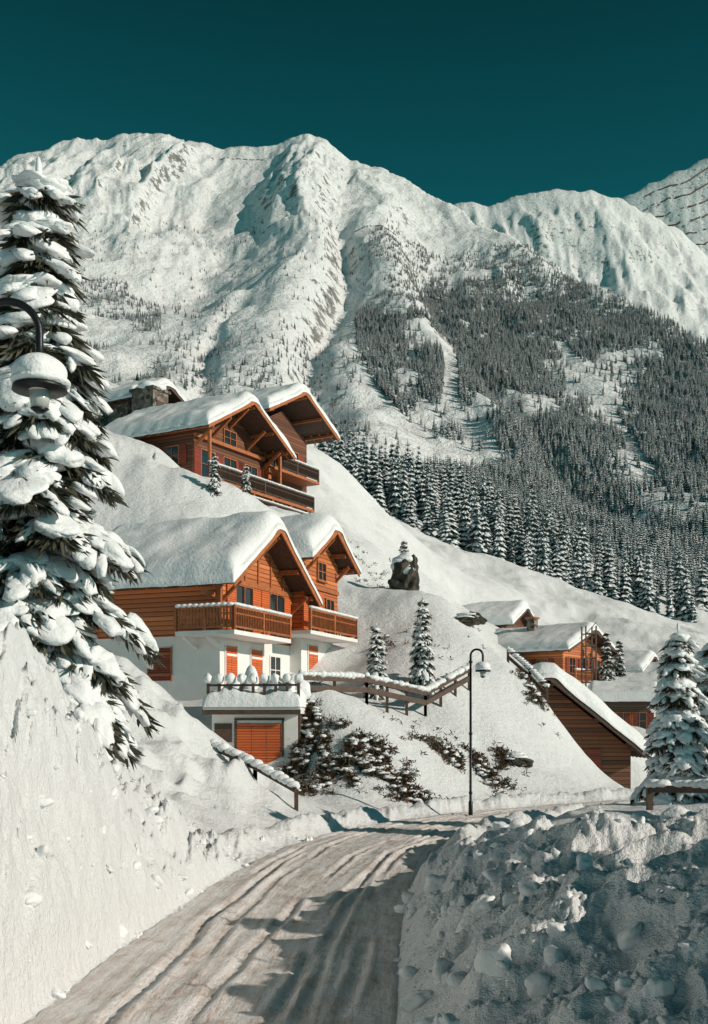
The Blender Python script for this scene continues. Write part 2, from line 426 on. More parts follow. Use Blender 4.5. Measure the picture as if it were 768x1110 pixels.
# road ribbon
RF = catmull(RC, .09); RF = RF[RF[:, 1] > -12]
RTf = np.gradient(RF, axis=0); RTf /= np.linalg.norm(RTf, axis=1)[:, None]
latv = np.arange(-1.95, 1.951, .035)
s_al = np.concatenate([[0], np.cumsum(np.linalg.norm(np.diff(RF, axis=0), axis=1))])
RXg = RF[:, 0][:, None]+RTf[:, 1][:, None]*latv[None]; RYg = RF[:, 1][:, None]-RTf[:, 0][:, None]*latv[None]
Lg = np.broadcast_to(latv[None], RXg.shape); Sg = np.broadcast_to(s_al[:, None], RXg.shape)
RZg = .0+(fbm(RXg/1.0, RYg/1.0, 3, 201)-.5)*.075+(fbm(RXg/.16, RYg/.16, 2, 202)-.5)*.035
for i_, (c0, dd) in enumerate(((-1.25,.035),(-1.0,.04),(-.72,.03),(-.15,.035),(.15,.03),(.6,.04),(.85,.03),(1.2,.03))):
    wan = (fbm(Sg/7, Lg*0+i_, 2, 203+i_)-.5)*.6
    on = ss(.28, .5, fbm(Sg/3.5, Lg*0+3*i_, 2, 233+i_))
    tread = 1+.35*np.sin(Sg*2*math.pi/.24)
    RZg = RZg+on*(-dd*tread*np.exp(-((Lg-c0-wan)/.08)**4)+dd*.8*np.exp(-((Lg-c0-wan-.14)/.05)**2)+dd*.5*np.exp(-((Lg-c0-wan+.14)/.05)**2))
RZg = RZg-.14*ss(1.7, 1.95, np.abs(Lg))
grid_mesh('road', RXg, RYg, RZg+.02, M_ROAD, uv=np.stack([Lg, Sg], -1)).data.flip_normals()

# ------------------------------------------------------------------ snow clods thrown by the plough
mb = MB()
def chunk_zone(n, fx, smin, smax):
    for i in range(n):
        x, y = fx(); s = smin+(smax-smin)*rng.random()**5
        z = Hs(x, y)
        R = np.array(Matrix.Rotation(rng.uniform(0, 6.28), 3, Vector(rng.normal(0, 1, 3)).normalized()))
        mb.blob((x, y, z+s*.1), (s, s*rng.uniform(.5, 1), s*rng.uniform(.4, .8)), 0, 2 if s < .05 else 3, R, .28, 2.4, int(rng.integers(1e9)))
chunk_zone(480, lambda: (rng.uniform(.6, 4.8), rng.uniform(5.5, 19)), .02, .20)
chunk_zone(200, lambda: (lambda y: (np.interp(y, RC[:, 1], RC[:, 0])-1.75-rng.random()**1.5*.9, y))(rng.uniform(8, 31)), .015, .13)
chunk_zone(90, lambda: (lambda y: (np.interp(y, RC[:, 1], RC[:, 0])+1.6+rng.random()*.5, y))(rng.uniform(8, 30)), .015, .09)
mb.obj('snow_chunks', [M_SNOW], smooth=True)

# ------------------------------------------------------------------ houses
def roof_snow(name, par, x0, x1, yc, half, zap, slope, th, seed=1):
    X = np.linspace(x0, x1, int((x1-x0)/.14)); Yv = np.linspace(-half, half, int(2*half/.12))
    X = np.concatenate([[x0], x0+np.array([.02,.06,.12]), X[1:-1], x1-np.array([.12,.06,.02]), [x1]]); X.sort()
    Yv = np.concatenate([[-half], -half+np.array([.02,.06]), Yv[1:-1], half-np.array([.06,.02]), [half]]); Yv.sort()
    X, Yg = np.meshgrid(X, Yv, indexing='ij')
    e = np.minimum(np.minimum(X-x0, x1-X), half-np.abs(Yg))
    e = np.maximum(e-.10*fbm((X+Yg)/.9, (X-Yg)/.9, 2, seed+9)*(e > .05), e*.3)
    r = th*.8
    t = th*np.sqrt(np.clip(1-(1-np.clip(e/r, 0, 1))**2, 0, 1))
    t = t*(1+.6*(fbm(X/2+seed*7, Yg/2, 3, seed)-.5))
    base = zap-slope*(np.sqrt(Yg**2+.5)-.55)
    base = np.minimum(base, zap-slope*np.abs(Yg)+.25*np.exp(-(Yg/.6)**2))
    Z = base+t-.05*(e < .01)+(fbm(X/.5, Yg/.5, 2, seed+3)-.5)*.06
    grid_mesh(name, X, Yg+yc, Z, M_SNOW, par)
def gable_roof(par, x0, x1, yc, half, zap, slope, th=.7, seed=1, mat=None, tag=''):
    mat = mat or M_BEAM
    mb = MB(); T = .16
    for s in (-1, 1):
        y1 = yc+s*half; z1 = zap-slope*half
        V = []
        for x in (x0, x1):
            V += [(x, yc, zap), (x, y1, z1), (x, y1, z1+T), (x, yc, zap+T)]
        mb.add(V, [(0,1,2,3),(7,6,5,4),(0,4,5,1),(1,5,6,2),(2,6,7,3),(3,7,4,0)], 0)
        for x in (x0-.03, x1+.03):
            V = []
            for xx in (x-.03, x+.03):
                V += [(xx, yc, zap-.14), (xx, y1, z1-.14), (xx, y1+.02*s, z1+T+.03), (xx, yc, zap+T+.03)]
            mb.add(V, [(0,1,2,3),(7,6,5,4),(0,4,5,1),(1,5,6,2),(2,6,7,3),(3,7,4,0)], 1)
        for q in (.05, .5, .86):
            yy = yc+s*half*q; zz = zap-slope*half*q-.11
            mb.box(x0+.1, x1-.12, yy-.09, yy+.09, zz-.12, zz+.09, 1)
        k = x0+.3
        while k < x1-.2:
            mb.beam((k, yc+s*half*.8, zap-slope*half*.8-.07), (k, y1-.06*s, z1+.02), .09, .12, 1); k += .8
    mb.obj('roof_deck'+tag, [M_DBEAM, mat], par)
    roof_snow('roof_snow'+tag, par, x0-.16, x1+.1, yc, half+.14, zap+T, slope, th, seed)
def gable_walls(mb, x0, x1, y0, y1, z0, ze, za, m):
    yc = (y0+y1)/2
    V = []
    for x in (x0, x1): V += [(x,y0,z0),(x,y1,z0),(x,y1,ze),(x,yc,za),(x,y0,ze)]
    mb.add(V, [(0,1,2,3,4)[::-1],(5,6,7,8,9),(0,5,9,4)[::1],(1,2,7,6),(0,1,6,5)], m)
def balcony(par, path, z, tag='', rail_h=.95, mats=None):
    mb = MB()
    for a, b in zip(path[:-1], path[1:]):
        a = np.array(a, float); b = np.array(b, float); L = np.linalg.norm(b-a); d = (b-a)/L
        p = lambda q, h: (q[0], q[1], z+h)
        mb.beam(p(a, rail_h), p(b, rail_h), .10, .09, 0); mb.beam(p(a, .14), p(b, .14), .07, .08, 0)
        mb.beam(p(a, rail_h*.72), p(b, rail_h*.72), .05, .06, 0)
        n = int(L/.15)
        for i in range(n+1):
            q = a+d*L*i/n
            mb.beam(p(q, .12), p(q, rail_h-.04), .085, .03, 0)
        for q in (a, b, (a+b)/2): mb.box(q[0]-.06, q[0]+.06, q[1]-.06, q[1]+.06, z, z+rail_h+.06, 0)
        k = int(L/.25)
        for i in range(k):
            q = a+d*L*(i+.5)/k
            mb.blob((q[0], q[1], z+rail_h+.09), (.17, .16, .085), 1, 2, None, .1, 2, i+int(L*99))
    mb.obj('balcony_railing'+tag, mats or [M_BEAM, M_SNOW], par, smooth=(1,))
def window(mb, face, c, z, w, h, fr=0, gl=1, depth=.05, shutters=None):
    def bx(u0, u1, o0, o1, z0, z1, m):
        if face == 'x': mb.box(c[0]+o0, c[0]+o1, c[1]+u0, c[1]+u1, z0, z1, m)
        else: mb.box(c[0]+u0, c[0]+u1, c[1]-o1, c[1]-o0, z0, z1, m)
    bx(-w/2, w/2, .002, .02, z, z+h, gl)
    t = .07
    bx(-w/2-t, -w/2, .0, depth, z-t, z+h+t, fr); bx(w/2, w/2+t, .0, depth, z-t, z+h+t, fr)
    bx(-w/2, w/2, .0, depth, z-t, z, fr); bx(-w/2, w/2, .0, depth, z+h, z+h+t, fr)
    bx(-.025, .025, .021, depth-.005, z, z+h, fr); bx(-w/2, -.025, .021, depth-.01, z+h*.5-.02, z+h*.5+.02, fr); bx(.025, w/2, .021, depth-.01, z+h*.5-.02, z+h*.5+.02, fr)
    bx(-w/2-t-.02, w/2+t+.02, .0, depth+.07, z-t-.05, z-t-.002, fr)
    if shutters is not None:
        bx(-w/2-t-w/2, -w/2-t-.01, .0, depth-.005, z-.03, z+h+.03, shutters); bx(w/2+t+.01, w/2+t+w/2, .0, depth-.005, z-.03, z+h+.03, shutters)
def closed_shutter(mb, face, c, z, w, h, m, fr):
    def bx(u0, u1, o0, o1, z0, z1, mm):
        if face == 'x': mb.box(c[0]+o0, c[0]+o1, c[1]+u0, c[1]+u1, z0, z1, mm)
        else: mb.box(c[0]+u0, c[0]+u1, c[1]-o1, c[1]-o0, z0, z1, mm)
    bx(-w/2, -.01, .002, .05, z, z+h, m); bx(.01, w/2, .002, .05, z, z+h, m)
    for k in (.18, .82): bx(-w/2+.04, w/2-.04, .051, .07, z+h*k-.05, z+h*k+.05, fr)
    bx(-w/2-.06, -w/2-.002, .002, .06, z-.05, z+h+.05, fr); bx(w/2+.002, w/2+.06, .002, .06, z-.05, z+h+.05, fr)

# ---- main chalet
MC = empty('wooden_chalet', (-5.6, 46.2, 0), -22)
mb = MB()
mb.box(-6.2, 0, 0, 6.8, 1.5, 6.72, 0); mb.box(-5, .6, 6.803, 11.1, 1.5, 7.2, 0)
mb.obj('ground_floor_walls', [M_WHITE], MC)
mb = MB()
gable_walls(mb, -6.24, .04, -.04, 6.84, 6.72, 9.28, 9.28+3.44*.67, 0)
gable_walls(mb, -5, .64, 6.86, 11.14, 7.2, 11.05, 11.05+2.14*.6, 0)
mb.obj('upper_storey_walls', [M_WOOD], MC)
mb = MB()
for i in range(5):
    yy = .9+i*1.25; mb.box(.045, .10, yy-.06, yy+.06, 8.9, 9.3+ (3.4-abs(yy-3.4))*.62, 0)
mb.box(.045, .16, .0, 6.8, 9.0, 9.2, 0)
mb.box(.645, .75, 6.9, 11.1, 9.55, 9.75, 0)
for yy in (-.02, 6.82): mb.box(-.1, .1, yy-.1, yy+.1, 6.75, 9.2, 0)
mb.box(-.35, -.15, -1.0, -.06, 8.3, 8.5, 0); mb.box(-6, -5.8, -.9, -.06, 8.35, 8.55, 0)
for yy in (0.1, 3.4, 6.7):
    zt = 11.4-.67*abs(yy-3.4); mb.beam((.05, yy, zt-1.0), (.95, yy, zt-.22), .12, .14, 0)
for yy in (7.1, 9, 10.9):
    zt = 12.3-.6*abs(yy-9); mb.beam((.65, yy, zt-.9), (1.35, yy, zt-.22), .12, .14, 0)
mb.obj('gable_timbers', [M_BEAM], MC)
gable_roof(MC, -7.3, 1.15, 3.4, 4.35, 11.6, .67, .78, 1, M_BEAM, '_a')
gable_roof(MC, -5.0, 1.5, 9.0, 2.9, 12.45, .6, .78, 2, M_BEAM, '_b')
mb = MB()
closed_shutter(mb, 'y', (-2.9, 0), 4.85, 1.1, 1.4, 2, 3)
closed_shutter(mb, 'x', (0, .95), 4.3, 1.0, 2.0, 1, 4); closed_shutter(mb, 'x', (0, 3.3), 4.3, 1.1, 2.0, 1, 4)
closed_shutter(mb, 'x', (.6, 8.1), 4.8, 1.1, 2.0, 1, 4)
window(mb, 'x', (0, 5.2), 4.9, 1.0, 1.2, 4, 0)
window(mb, 'x', (.045, 2.0), 7.0, 1.5, 1.95, 3, 0, .09, 1); window(mb, 'x', (.045, 5.2), 7.0, 1.5, 1.95, 3, 0, .09, 1)
window(mb, 'x', (.645, 8.0), 7.5, 1.1, 1.9, 3, 0, .09, 1); window(mb, 'x', (.645, 10.0), 7.5, .9, 1.7, 3, 0, .09)
window(mb, 'x', (.645, 9), 10.1, .9, .8, 3, 0, .09)
mb.obj('windows_and_shutters', [M_GLASS, M_SHUT, M_REDSH, M_BEAM, M_WHITE], MC)
mb = MB()
mb.box(-1.4, 1.35, -1.25, -.045, 6.62, 6.80, 0); mb.box(.045, 1.35, -.042, 4.1, 6.62, 6.80, 0)
mb.box(.645, 1.95, 4.9, 10.6, 7.1, 7.27, 0); mb.box(.05,.64,4.9,6.8,7.1,7.27,0)
for x in (-1.1, 0): mb.beam((x, -.02, 6.2), (x, -1.1, 6.6), .12, .14, 0)
mb.obj('balcony_slabs', [M_WHITE], MC)
balcony(MC, [(-1.4, -1.2), (1.3, -1.2), (1.3, 4.05)], 6.80, '_a')
balcony(MC, [(1.9, 4.95), (1.9, 10.5), (.7, 10.5)], 7.27, '_b')
GE = empty('garage_annexe', (-5.25, 40.9, 0), -6)
mb = MB()
mb.box(0, 3.2, 0, 4.6, .3, 3.35, 0); mb.box(-.25, 3.35, -.35, 4.7, 3.35, 3.62, 0)
mb.box(-.2, 3.3, -.3, -.15, 3.62, 3.95, 0)
mb.obj('garage_walls', [M_WHITE], GE)
mb = MB()
mb.box(-.27, 3.37, -.40, -.352, 3.32, 3.50, 1)
for i in range(3): mb.box(.95+.55*i, .95+.55*i+.53, -.04, -.002, 1.2, 3.0, 0)
mb.box(.85, .93, -.06, -.002, 1.0, 3.1, 1); mb.box(2.62, 2.7, -.06, -.002, 1.0, 3.1, 1); mb.box(.85, 2.7, -.07, -.002, 3.11, 3.2, 1)
mb.box(.1,.75,-.03,-.002,2.3,3.0,2)
mb.box(3.201, 3.28, .05, 4.5, .9, 3.3, 1)
mb.obj('garage_door', [M_SHUT, M_DBEAM, M_DBEAM], GE)
X, Y = np.meshgrid(np.linspace(-.3, 3.4, 60), np.linspace(-.4, 4.9, 70), indexing='ij')
e = np.minimum(np.minimum(X+.3, 3.4-X), np.minimum(Y+.4, 4.9-Y))
Z = 3.6+.6*np.sqrt(np.clip(1-(1-np.clip(e/.3, 0, 1))**2, 0, 1))*(.5+1.0*fbm(X/.8, Y/.8, 3, 301))
grid_mesh('terrace_snow', X, Y, Z, M_SNOW, GE)
mb = MB()
for i in range(9):
    xx = -.1+i*.42; mb.box(xx-.05, xx+.05, -.22, -.12, 3.9, 4.55, 0)
    mb.blob((xx, -.17, 4.64), (.17, .17, .19), 1, 3, None, .14, 2, i)
mb.beam((-.1, -.17, 4.4), (3.3, -.17, 4.4), .06, .08, 0)
for i in range(11): mb.blob((rng.uniform(0, 3.2), rng.uniform(.3, 3), 4.25), (.35, .35, rng.uniform(.3, 1.0)), 1, 3, None, .2, 2, i+40)
mb.obj('terrace_railing', [M_DBEAM, M_SNOW], GE, smooth=(1,))

# ---- upper chalet
UC = empty('hillside_chalet', (-11.14, 76.5, 0), -30)
mb = MB()
mb.box(-8, 0, 0, 8.4, 15, 19.9, 1)
gable_walls(mb, -8, .03, -.03, 8.43, 19.9, 23.65, 23.65+4.2*.55, 0)
gable_walls(mb, -6, -.6, 8.5, 15.6, 15, 26.1, 26.1+3.5*.5, 0)
mb.obj('walls', [M_DWOOD, M_STONE], UC)
gable_roof(UC, -9, 2.2, 4.2, 5.3, 26.1, .55, .8, 5, M_BEAM, '_a')
gable_roof(UC, -8, 1.6, 12.0, 5.0, 28.9, .5, .8, 6, M_BEAM, '_b')
mb = MB()
for y0 in (1.6, 4.2, 6.8): window(mb, 'x', (.035, y0), 20.4, 1.5, 1.9, 1, 0, .09, 2)
window(mb, 'x', (.035, 4.2), 23.3, 1.4, 1.0, 1, 0, .09)
for y0 in (10.3, 13.4): window(mb, 'x', (-.6, y0), 23.2, 1.6, 1.7, 1, 0, .09, 2)
for x0 in (-1.8, -5): window(mb, 'y', (x0, -.035), 21.2, 1.2, 1.3, 1, 0, .09, 2)
mb.obj('windows', [M_GLASS, M_BEAM, M_REDSH], UC)
mb = MB()
mb.box(.05, 1.8, -.5, 13, 19.75, 19.95, 0); mb.box(.05, 2.6, 1.0, 16, 18.0, 18.2, 0); mb.box(-.6, 1.0, 8.6, 15, 22.4, 22.6, 0)
for y0 in np.arange(0, 15, 2.4): mb.box(1.55, 1.75, y0, y0+.2, 15.5, 19.75 if y0 < 12.5 else 18.0, 0)
for y0 in (0.1, 2.1, 4.2, 6.3, 8.3):
    zt = 26-.55*abs(y0-4.2); mb.beam((.05, y0, zt-1.4), (1.7, y0, zt-.25), .18, .2, 0)
mb.box(.04, .3, 0, 8.4, 23.0, 23.25, 0); mb.box(1.5, 1.7, -.3, -.1, 19.9, 23.2, 0); mb.box(1.5, 1.7, 8.3, 8.5, 19.9, 23.2, 0)
for k in range(5): mb.box(-.3+.05*k, .4+.05*k, 8.44, 8.8, 20.2+.5*k, 20.5+.5*k, 0)
mb.obj('balcony_decks', [M_BEAM], UC)
balcony(UC, [(1.75, -.45), (1.75, 12.9)], 19.95, '_a', mats=[M_DBEAM, M_SNOW])
balcony(UC, [(2.5, 1.0), (2.5, 15.9)], 18.2, '_b', mats=[M_DBEAM, M_SNOW])
balcony(UC, [(.95, 8.7), (.95, 14.9)], 22.6, '_c', mats=[M_DBEAM, M_SNOW])

BC = empty('stone_chalet', (-17.8, 87.0, 0), -30)
mb = MB(); gable_walls(mb, -9, 0, 0, 7, 20, 28.6, 28.6+3.5*.45, 0); mb.obj('walls', [M_STONE], BC)
gable_roof(BC, -10, 1.4, 3.5, 4.4, 30.35, .45, .75, 8, M_DBEAM)
mb = MB(); window(mb, 'x', (0, 3.5), 26.5, 1.6, 1.4, 1, 0, .09); window(mb, 'x', (0, 1.2), 26.5, .9, 1.2, 1, 0, .09); mb.obj('windows', [M_GLASS, M_BEAM], BC)
mb = MB(); mb.box(1.5, 3.6, -1.2, .6, 22, 28.7, 0); mb.box(1.35, 3.75, -1.35, .75, 28.7, 28.9, 0); mb.box(3.6,3.66,-.8,.2,27.2,27.9,2)
mb.blob((2.55, -.3, 29.0), (1.35, 1.1, .5), 1, 3); mb.obj('stone_chimney', [M_STONE, M_SNOW, M_DBEAM], BC, smooth=(1,))

# ---- village chalets on the right
def village(name, loc, rot, L, W, z0, ze, slope, mat, th=.6, seed=1, over=.8, wins=True, floors=1):
    E = empty(name, (loc[0], loc[1], 0), rot)
    mb = MB(); za = ze+W/2*slope
    gable_walls(mb, -L, 0, 0, W, z0, ze, za, 0)
    mb.obj('walls', [mat], E)
    gable_roof(E, -L-over, over, W/2, W/2+over, za+.12, slope, th, seed, M_DBEAM)
    mb = MB()
    for fl in range(floors):
        zz = ze-1.9-2.6*fl
        for q in (.2, .5, .8): window(mb, 'x', (0, W*q), zz, W*.13, 1.2, 1, 0, .09, 2 if wins else None)
        for q in (.2, .5, .8): window(mb, 'y', (-L*q, 0), zz, .9, 1.1, 1, 0, .09, 2 if wins else None)
    mb.obj('windows', [M_GLASS, M_BEAM, M_REDSH], E)
    return E
V1 = village('village_chalet', (16.6, 88, 0), -38, 9, 7.5, 0, 9.2, .40, M_WOOD, .6, 12, 1.0, True, 2)
balcony(V1, [(1.0, .2), (1.0, 7.2)], 6.5, '', mats=[M_BEAM, M_SNOW])
mb = MB(); mb.box(.02, 1.05, .1, 7.3, 6.35, 6.5, 0); mb.box(-4.6,-3.9,2.4,3.1,9.9,12.0,1); mb.box(-4.7,-3.8,2.3,3.2,12.0,12.15,0); mb.obj('balcony_and_chimney', [M_BEAM, M_STONE], V1)
village('village_chalet', (14.5, 106, 0), -25, 9, 8, 4, 12.9, .4, M_DWOOD, .7, 13, 1.0, True, 2)
village('village_chalet', (21.5, 110, 0), -35, 8, 8, 2, 11.0, .4, M_WHITE, .7, 16, 1.0)
village('village_chalet', (26.5, 104, 0), -30, 8, 7, 0, 8.2, .4, M_DWOOD, .6, 14, .8, True, 2)
village('village_chalet', (24.0, 88, 0), -20, 6, 6, -1, 5.6, .36, M_GREYW, .55, 17, .8)
village('village_chalet', (20.6, 77, 0), -15, 3.6, 5.2, -2, 4.7, .32, M_GREYW, .5, 15, .6, True, 2)
village('village_chalet', (32, 98, 0), -40, 7, 7, 0, 7.0, .4, M_WHITE, .6, 19, .8)
E = empty('wooden_barn', (10.4, 60, 0), -90)
mb = MB(); gable_walls(mb, -8, 0, -4.6, 4.6, -2.5, 1.7, 1.7+4.6*.80, 0); mb.obj('walls', [M_DWOOD], E)
gable_roof(E, -9, .9, 0, 5.4, 5.55, .80, .95, 21, M_DBEAM)
mb = MB(); closed_shutter(mb, 'x', (0, 2.2), -.2, 1.5, 1.9, 0, 1); mb.obj('barn_door', [M_REDSH, M_DBEAM], E)
E = empty('timber_scaffold', (17.4, 82, 0), 10)
mb = MB()
for sx in (-.4, .4):
    for sy in (-.4, .4): mb.beam((sx, sy, 3.0), (sx, sy, 10.4), .09, .09, 0)
for k in np.arange(4.4, 10.3, .9):
    for sx in (-.4, .4): mb.beam((sx, -.4, k), (sx, .4, k), .06, .08, 0); mb.beam((-.4, sx, k+.04), (.4, sx, k+.04), .06, .08, 0)
    mb.beam((-.4, -.42, k), (.4, -.42, k+.85), .05, .05, 0)
mb.obj('frame', [M_DBEAM], E)

# ------------------------------------------------------------------ fences and rails
def fence(name, pts, ph=.95, rails=(.9, .5), w=.1, post=1.5, snow=.1, mat=None):
    mb = MB(); pts = [np.array(p, float) for p in pts]; sd = 0
    for a, b in zip(pts[:-1], pts[1:]):
        L = np.linalg.norm(b-a); n = max(1, round(L/post))
        for i in range(n+1):
            q = a+(b-a)*i/n; mb.box(q[0]-.06, q[0]+.06, q[1]-.06, q[1]+.06, q[2]-.7, q[2]+ph, 0)
            mb.blob((q[0], q[1], q[2]+ph+.05), (.12, .12, .1), 1, 2, None, .1, 2, sd); sd += 1
        for r in rails:
            mb.beam(a+[0, -.08, r], b+[0, -.08, r], w*.8, w*1.5, 0)
        k = int(L/.2)
        for i in range(k):
            q = a+(b-a)*(i+.5)/k; sd += 1
            if rng.random() < .9: mb.blob((q[0], q[1]-.08, q[2]+rails[0]+w*.75+snow*.35), (.20, .11, snow*rng.uniform(.6, 1.2)), 1, 2, None, .1, 2, sd)
    mb.obj(name, [mat or M_DBEAM, M_SNOW], None, smooth=(1,))
def gz(x, y, o=0): return (x, y, Hs(x, y)+o)
fence('timber_fence', [gz(-2.0, 41.8, .1), gz(.5, 43.6, .1), gz(3, 46.5, .1), gz(5.2, 50, .1)], 1.0, (.85, .45), .14, 1.5, .13)
fence('stair_handrail', [(-7.2, 38.5, 3.6), (-6.4, 37.0, 2.7), (-4.6, 35.0, 1.75), (-3.0, 33.6, 1.1), (-1.7, 32.6, .45)], .6, (.55,), .11, 1.3, .14)
fence('log_fence', [gz(6.3, 23.6, .15), gz(7.4, 22.4, .15), gz(8.6, 21.6, .15)], .4, (.35,), .10, 1.1, .12)
fence('roadside_fence', [gz(8.0, 57.5), gz(8.9, 56), gz(9.5, 54.5)], .8, (.75, .4), .1, 1.4, .08)

# ------------------------------------------------------------------ street lamps
def street_lamp(x, y, zb, ztop, r, direction, s=1.0):
    E = empty('street_lamp', (x, y, zb)); h = ztop-zb
    mb = MB(); dx, dy = direction
    mb.tube([(0,0,-.5),(0,0,.5*s),(0,0,.55*s),(0,0,h-r)], [.07*s,.07*s,.045*s,.035*s], 0, 12)
    pts = [(dx*r*(1-math.cos(t)), dy*r*(1-math.cos(t)), h-r+r*math.sin(t)) for t in np.linspace(0, math.pi, 16)]
    hx, hy = dx*2*r, dy*2*r
    pts += [(hx, hy, h-r-.1), (hx, hy, h-r-.32*s)]
    mb.tube(pts, [.035*s]*len(pts), 0, 10)
    for zz in (.8, h*.5, h-r-.2): mb.tube([(0,0,zz-.04),(0,0,zz+.04)], [.06*s,.06*s], 0, 12)
    mb.obj('post', [M_IRON], E, smooth=True)
    mb = MB(); zt = h-r-.32*s
    mb.tube([(hx,hy,zt),(hx,hy,zt-.06*s),(hx,hy,zt-.16*s),(hx,hy,zt-.2*s)], [.05*s,.09*s,.24*s,.245*s], 0, 20)
    mb.tube([(hx,hy,zt-.2*s),(hx,hy,zt-.36*s)], [.10*s,.075*s], 1, 14)
    mb.tube([(hx,hy,zt-.36*s),(hx,hy,zt-.40*s)], [.085*s,.03*s], 0, 14)
    mb.obj('lantern', [M_IRON, M_LGLASS], E, smooth=True)
    mb = MB(); mb.blob((hx,hy,zt-.04*s), (.25*s,.25*s,.17*s), 0, 4, None, .04, 1.5, 3)
    mb.blob((hx+.01,hy,zt-.12*s), (.262*s,.262*s,.075*s), 0, 4, None, .03, 1.5, 5)
    mb.obj('snow_cap', [M_SNOW], E, smooth=True)
street_lamp(-3.42, 10.0, 2.2, 6.66, .29, (1, 0), 1.0)
street_lamp(3.75, 35.6, Hs(3.75, 35.6), 5.35, .2, (.95, -.3), 1.0)

# ------------------------------------------------------------------ spruces
def rotm(t):
    t = t/np.linalg.norm(t); l = np.cross([0, 0, 1.], t); l /= np.linalg.norm(l)+1e-9; u = np.cross(t, l)
    return np.stack([t, l, u], 1)
def spruce(name, x, y, z, h, rmax, whorls, seed, nb=7, snow=1., sub=3, start=.06, lean=0, nd=9, fat=1., rv=(.6, 1.15), pw=.75):
    r = np.random.default_rng(seed); mb = MB(); nv = []
    tr = [(lean*t*t*h, 0, h*t) for t in np.linspace(0, 1, 8)]
    mb.tube(tr, [max(.012, .028*h*.5*(1-t)**1.1) for t in np.linspace(0, 1, 8)], 0, 8)
    s = rmax/1.8
    for i in range(whorls):
        f = start+(1-start)*(i/whorls)**.95
        R0 = rmax*(1-f)**pw*(1-.25*max(0, .15-f)/.15)+.10*s
        k = nb if f < .75 else max(4, nb-2)
        for j in range(k):
            az = 2*math.pi*(j+r.uniform(-.3, .3))/k+i*1.1
            R = R0*r.uniform(*rv); d = np.array([math.cos(az), math.sin(az), 0])
            z0 = h*f+r.uniform(-.15, .15)*s
            up = .35*(f)+.05; dr = r.uniform(.4, .85)*(1-.35*f)
            def P(t): return np.array([lean*f*f*h, 0, z0])+d*R*t*(1-.12*t)+np.array([0, 0, R*(up*t-dr*t*t)])
            ts = np.linspace(0, 1, 6)
            mb.tube([P(t) for t in ts], [.03*s*(1-.8*t)+.004 for t in ts], 0, 5)
            lat = np.array([-d[1], d[0], 0])
            step = max(.20*s, .10); n = max(2, int(R/step))
            for q in range(n):
                t = .22+.78*(q+.5)/n
                if r.random() > .93*snow+.02: continue
                p = P(t); tg = P(min(1.05, t+.05))-P(t-.05)
                wd = (.10+.17*math.sin(math.pi*min(1, t*.9)))*s*r.uniform(.6, 1.35)*fat
                ln = step*r.uniform(1.0, 1.6)
                mb.blob(p+np.array([0, 0, .05*s]), (ln, wd, .085*s*fat*r.uniform(.6, 1.35)), 1, sub, rotm(tg), .26, 2.8, int(r.integers(1e9)))
                if t > .3 and r.random() < .85:
                    for sg in (-1, 1):
                        o = wd*r.uniform(.9, 1.7); pp = p+lat*sg*o+np.array([0, 0, -.06*s-o*.35]); t2 = tg/np.linalg.norm(tg)+lat*sg*1.0+np.array([0, 0, -.55])
                        if r.random() < .75*snow+.05: mb.blob(pp+np.array([0,0,.04*s]), (ln*.95, wd*.42, .060*s*fat), 1, max(2, sub-1), rotm(t2), .26, 2.8, int(r.integers(1e9)))
            m = max(6, int(R/(.05*s+.01)))
            for q in range(m):
                t = .12+.9*q/m; p = P(min(t, 1.03))
                for _ in range(nd):
                    sg = r.uniform(-1, 1); L = (.17+.2*(1-abs(t-.5)))*s*r.uniform(.6, 1.4)
                    base = p+lat*sg*(.12+.22*math.sin(math.pi*min(1, t)))*s*fat**.5+np.array([0, 0, -abs(sg)*.12*s])
                    dv = lat*sg*.7+d*r.uniform(.1, .7)+np.array([0, 0, -r.uniform(.15, .9)]); dv /= np.linalg.norm(dv)
                    wv = np.cross(dv, r.normal(0, 1, 3)); wv /= np.linalg.norm(wv)+1e-9; wv *= .018*s+.003
                    nv.append((base-wv, base+wv, base+dv*L*.6+wv*1.1, base+dv*L, base+dv*L*.6-wv*1.1))
    V = np.array(nv).reshape(-1, 3); n = len(nv); b = np.arange(n)[:, None]*5
    mb.add(V, (b+np.arange(5)[None]), 2)
    mb.blob((lean*h, 0, h), (.05*s, .05*s, .16*s), 1, 2)
    o = mb.obj(name, [M_BARK, M_SNOW, M_NEEDLE], None, smooth=(0, 1)); o.location = (x, y, z)
    return o
spruce('spruce_tree', -5.3, 18.6, 2.1, 10.1, 2.2, 17, 3, 8, .90, 3, .04, 0, 12, 1.18, (.45, 1.18), .85)
def sp(x, y, h, r, w, seed, snow=.9, sub=2, dz=-.15, fat=1.): return spruce('spruce_tree', x, y, Hs(x, y)+dz, h, r, w, seed, 7, snow, sub, .03, 0, 6, fat)
sp(.95, 47.6, 3.3, .75, 12, 11, .7); sp(3.0, 48.5, 4.3, .85, 14, 12, .75)
ta = sp(7.9, 27.0, 4.5, 1.25, 12, 13, .93, 2, -.15, 1.2); tb = sp(9.6, 29.5, 4.6, 1.25, 12, 14, .93, 2, -.15, 1.2); tc_ = sp(9.2, 26, 3.2, .9, 11, 19, .93, 2, -.15, 1.1)
sp(-8.3, 66, 2.4, .6, 9, 15, .6); sp(-6.6, 67.5, 1.8, .5, 8, 16, .6)
sp(20.5, 90, 4.6, 1.0, 12, 17, .25); sp(21.8, 91, 4.0, .9, 12, 18, .3)
sp(3.4, 75, 2.6, .8, 10, 20, .6); sp(-6.5, 18.2, 6.8, 1.8, 12, 21, .92, 3, -.3, 1.2)
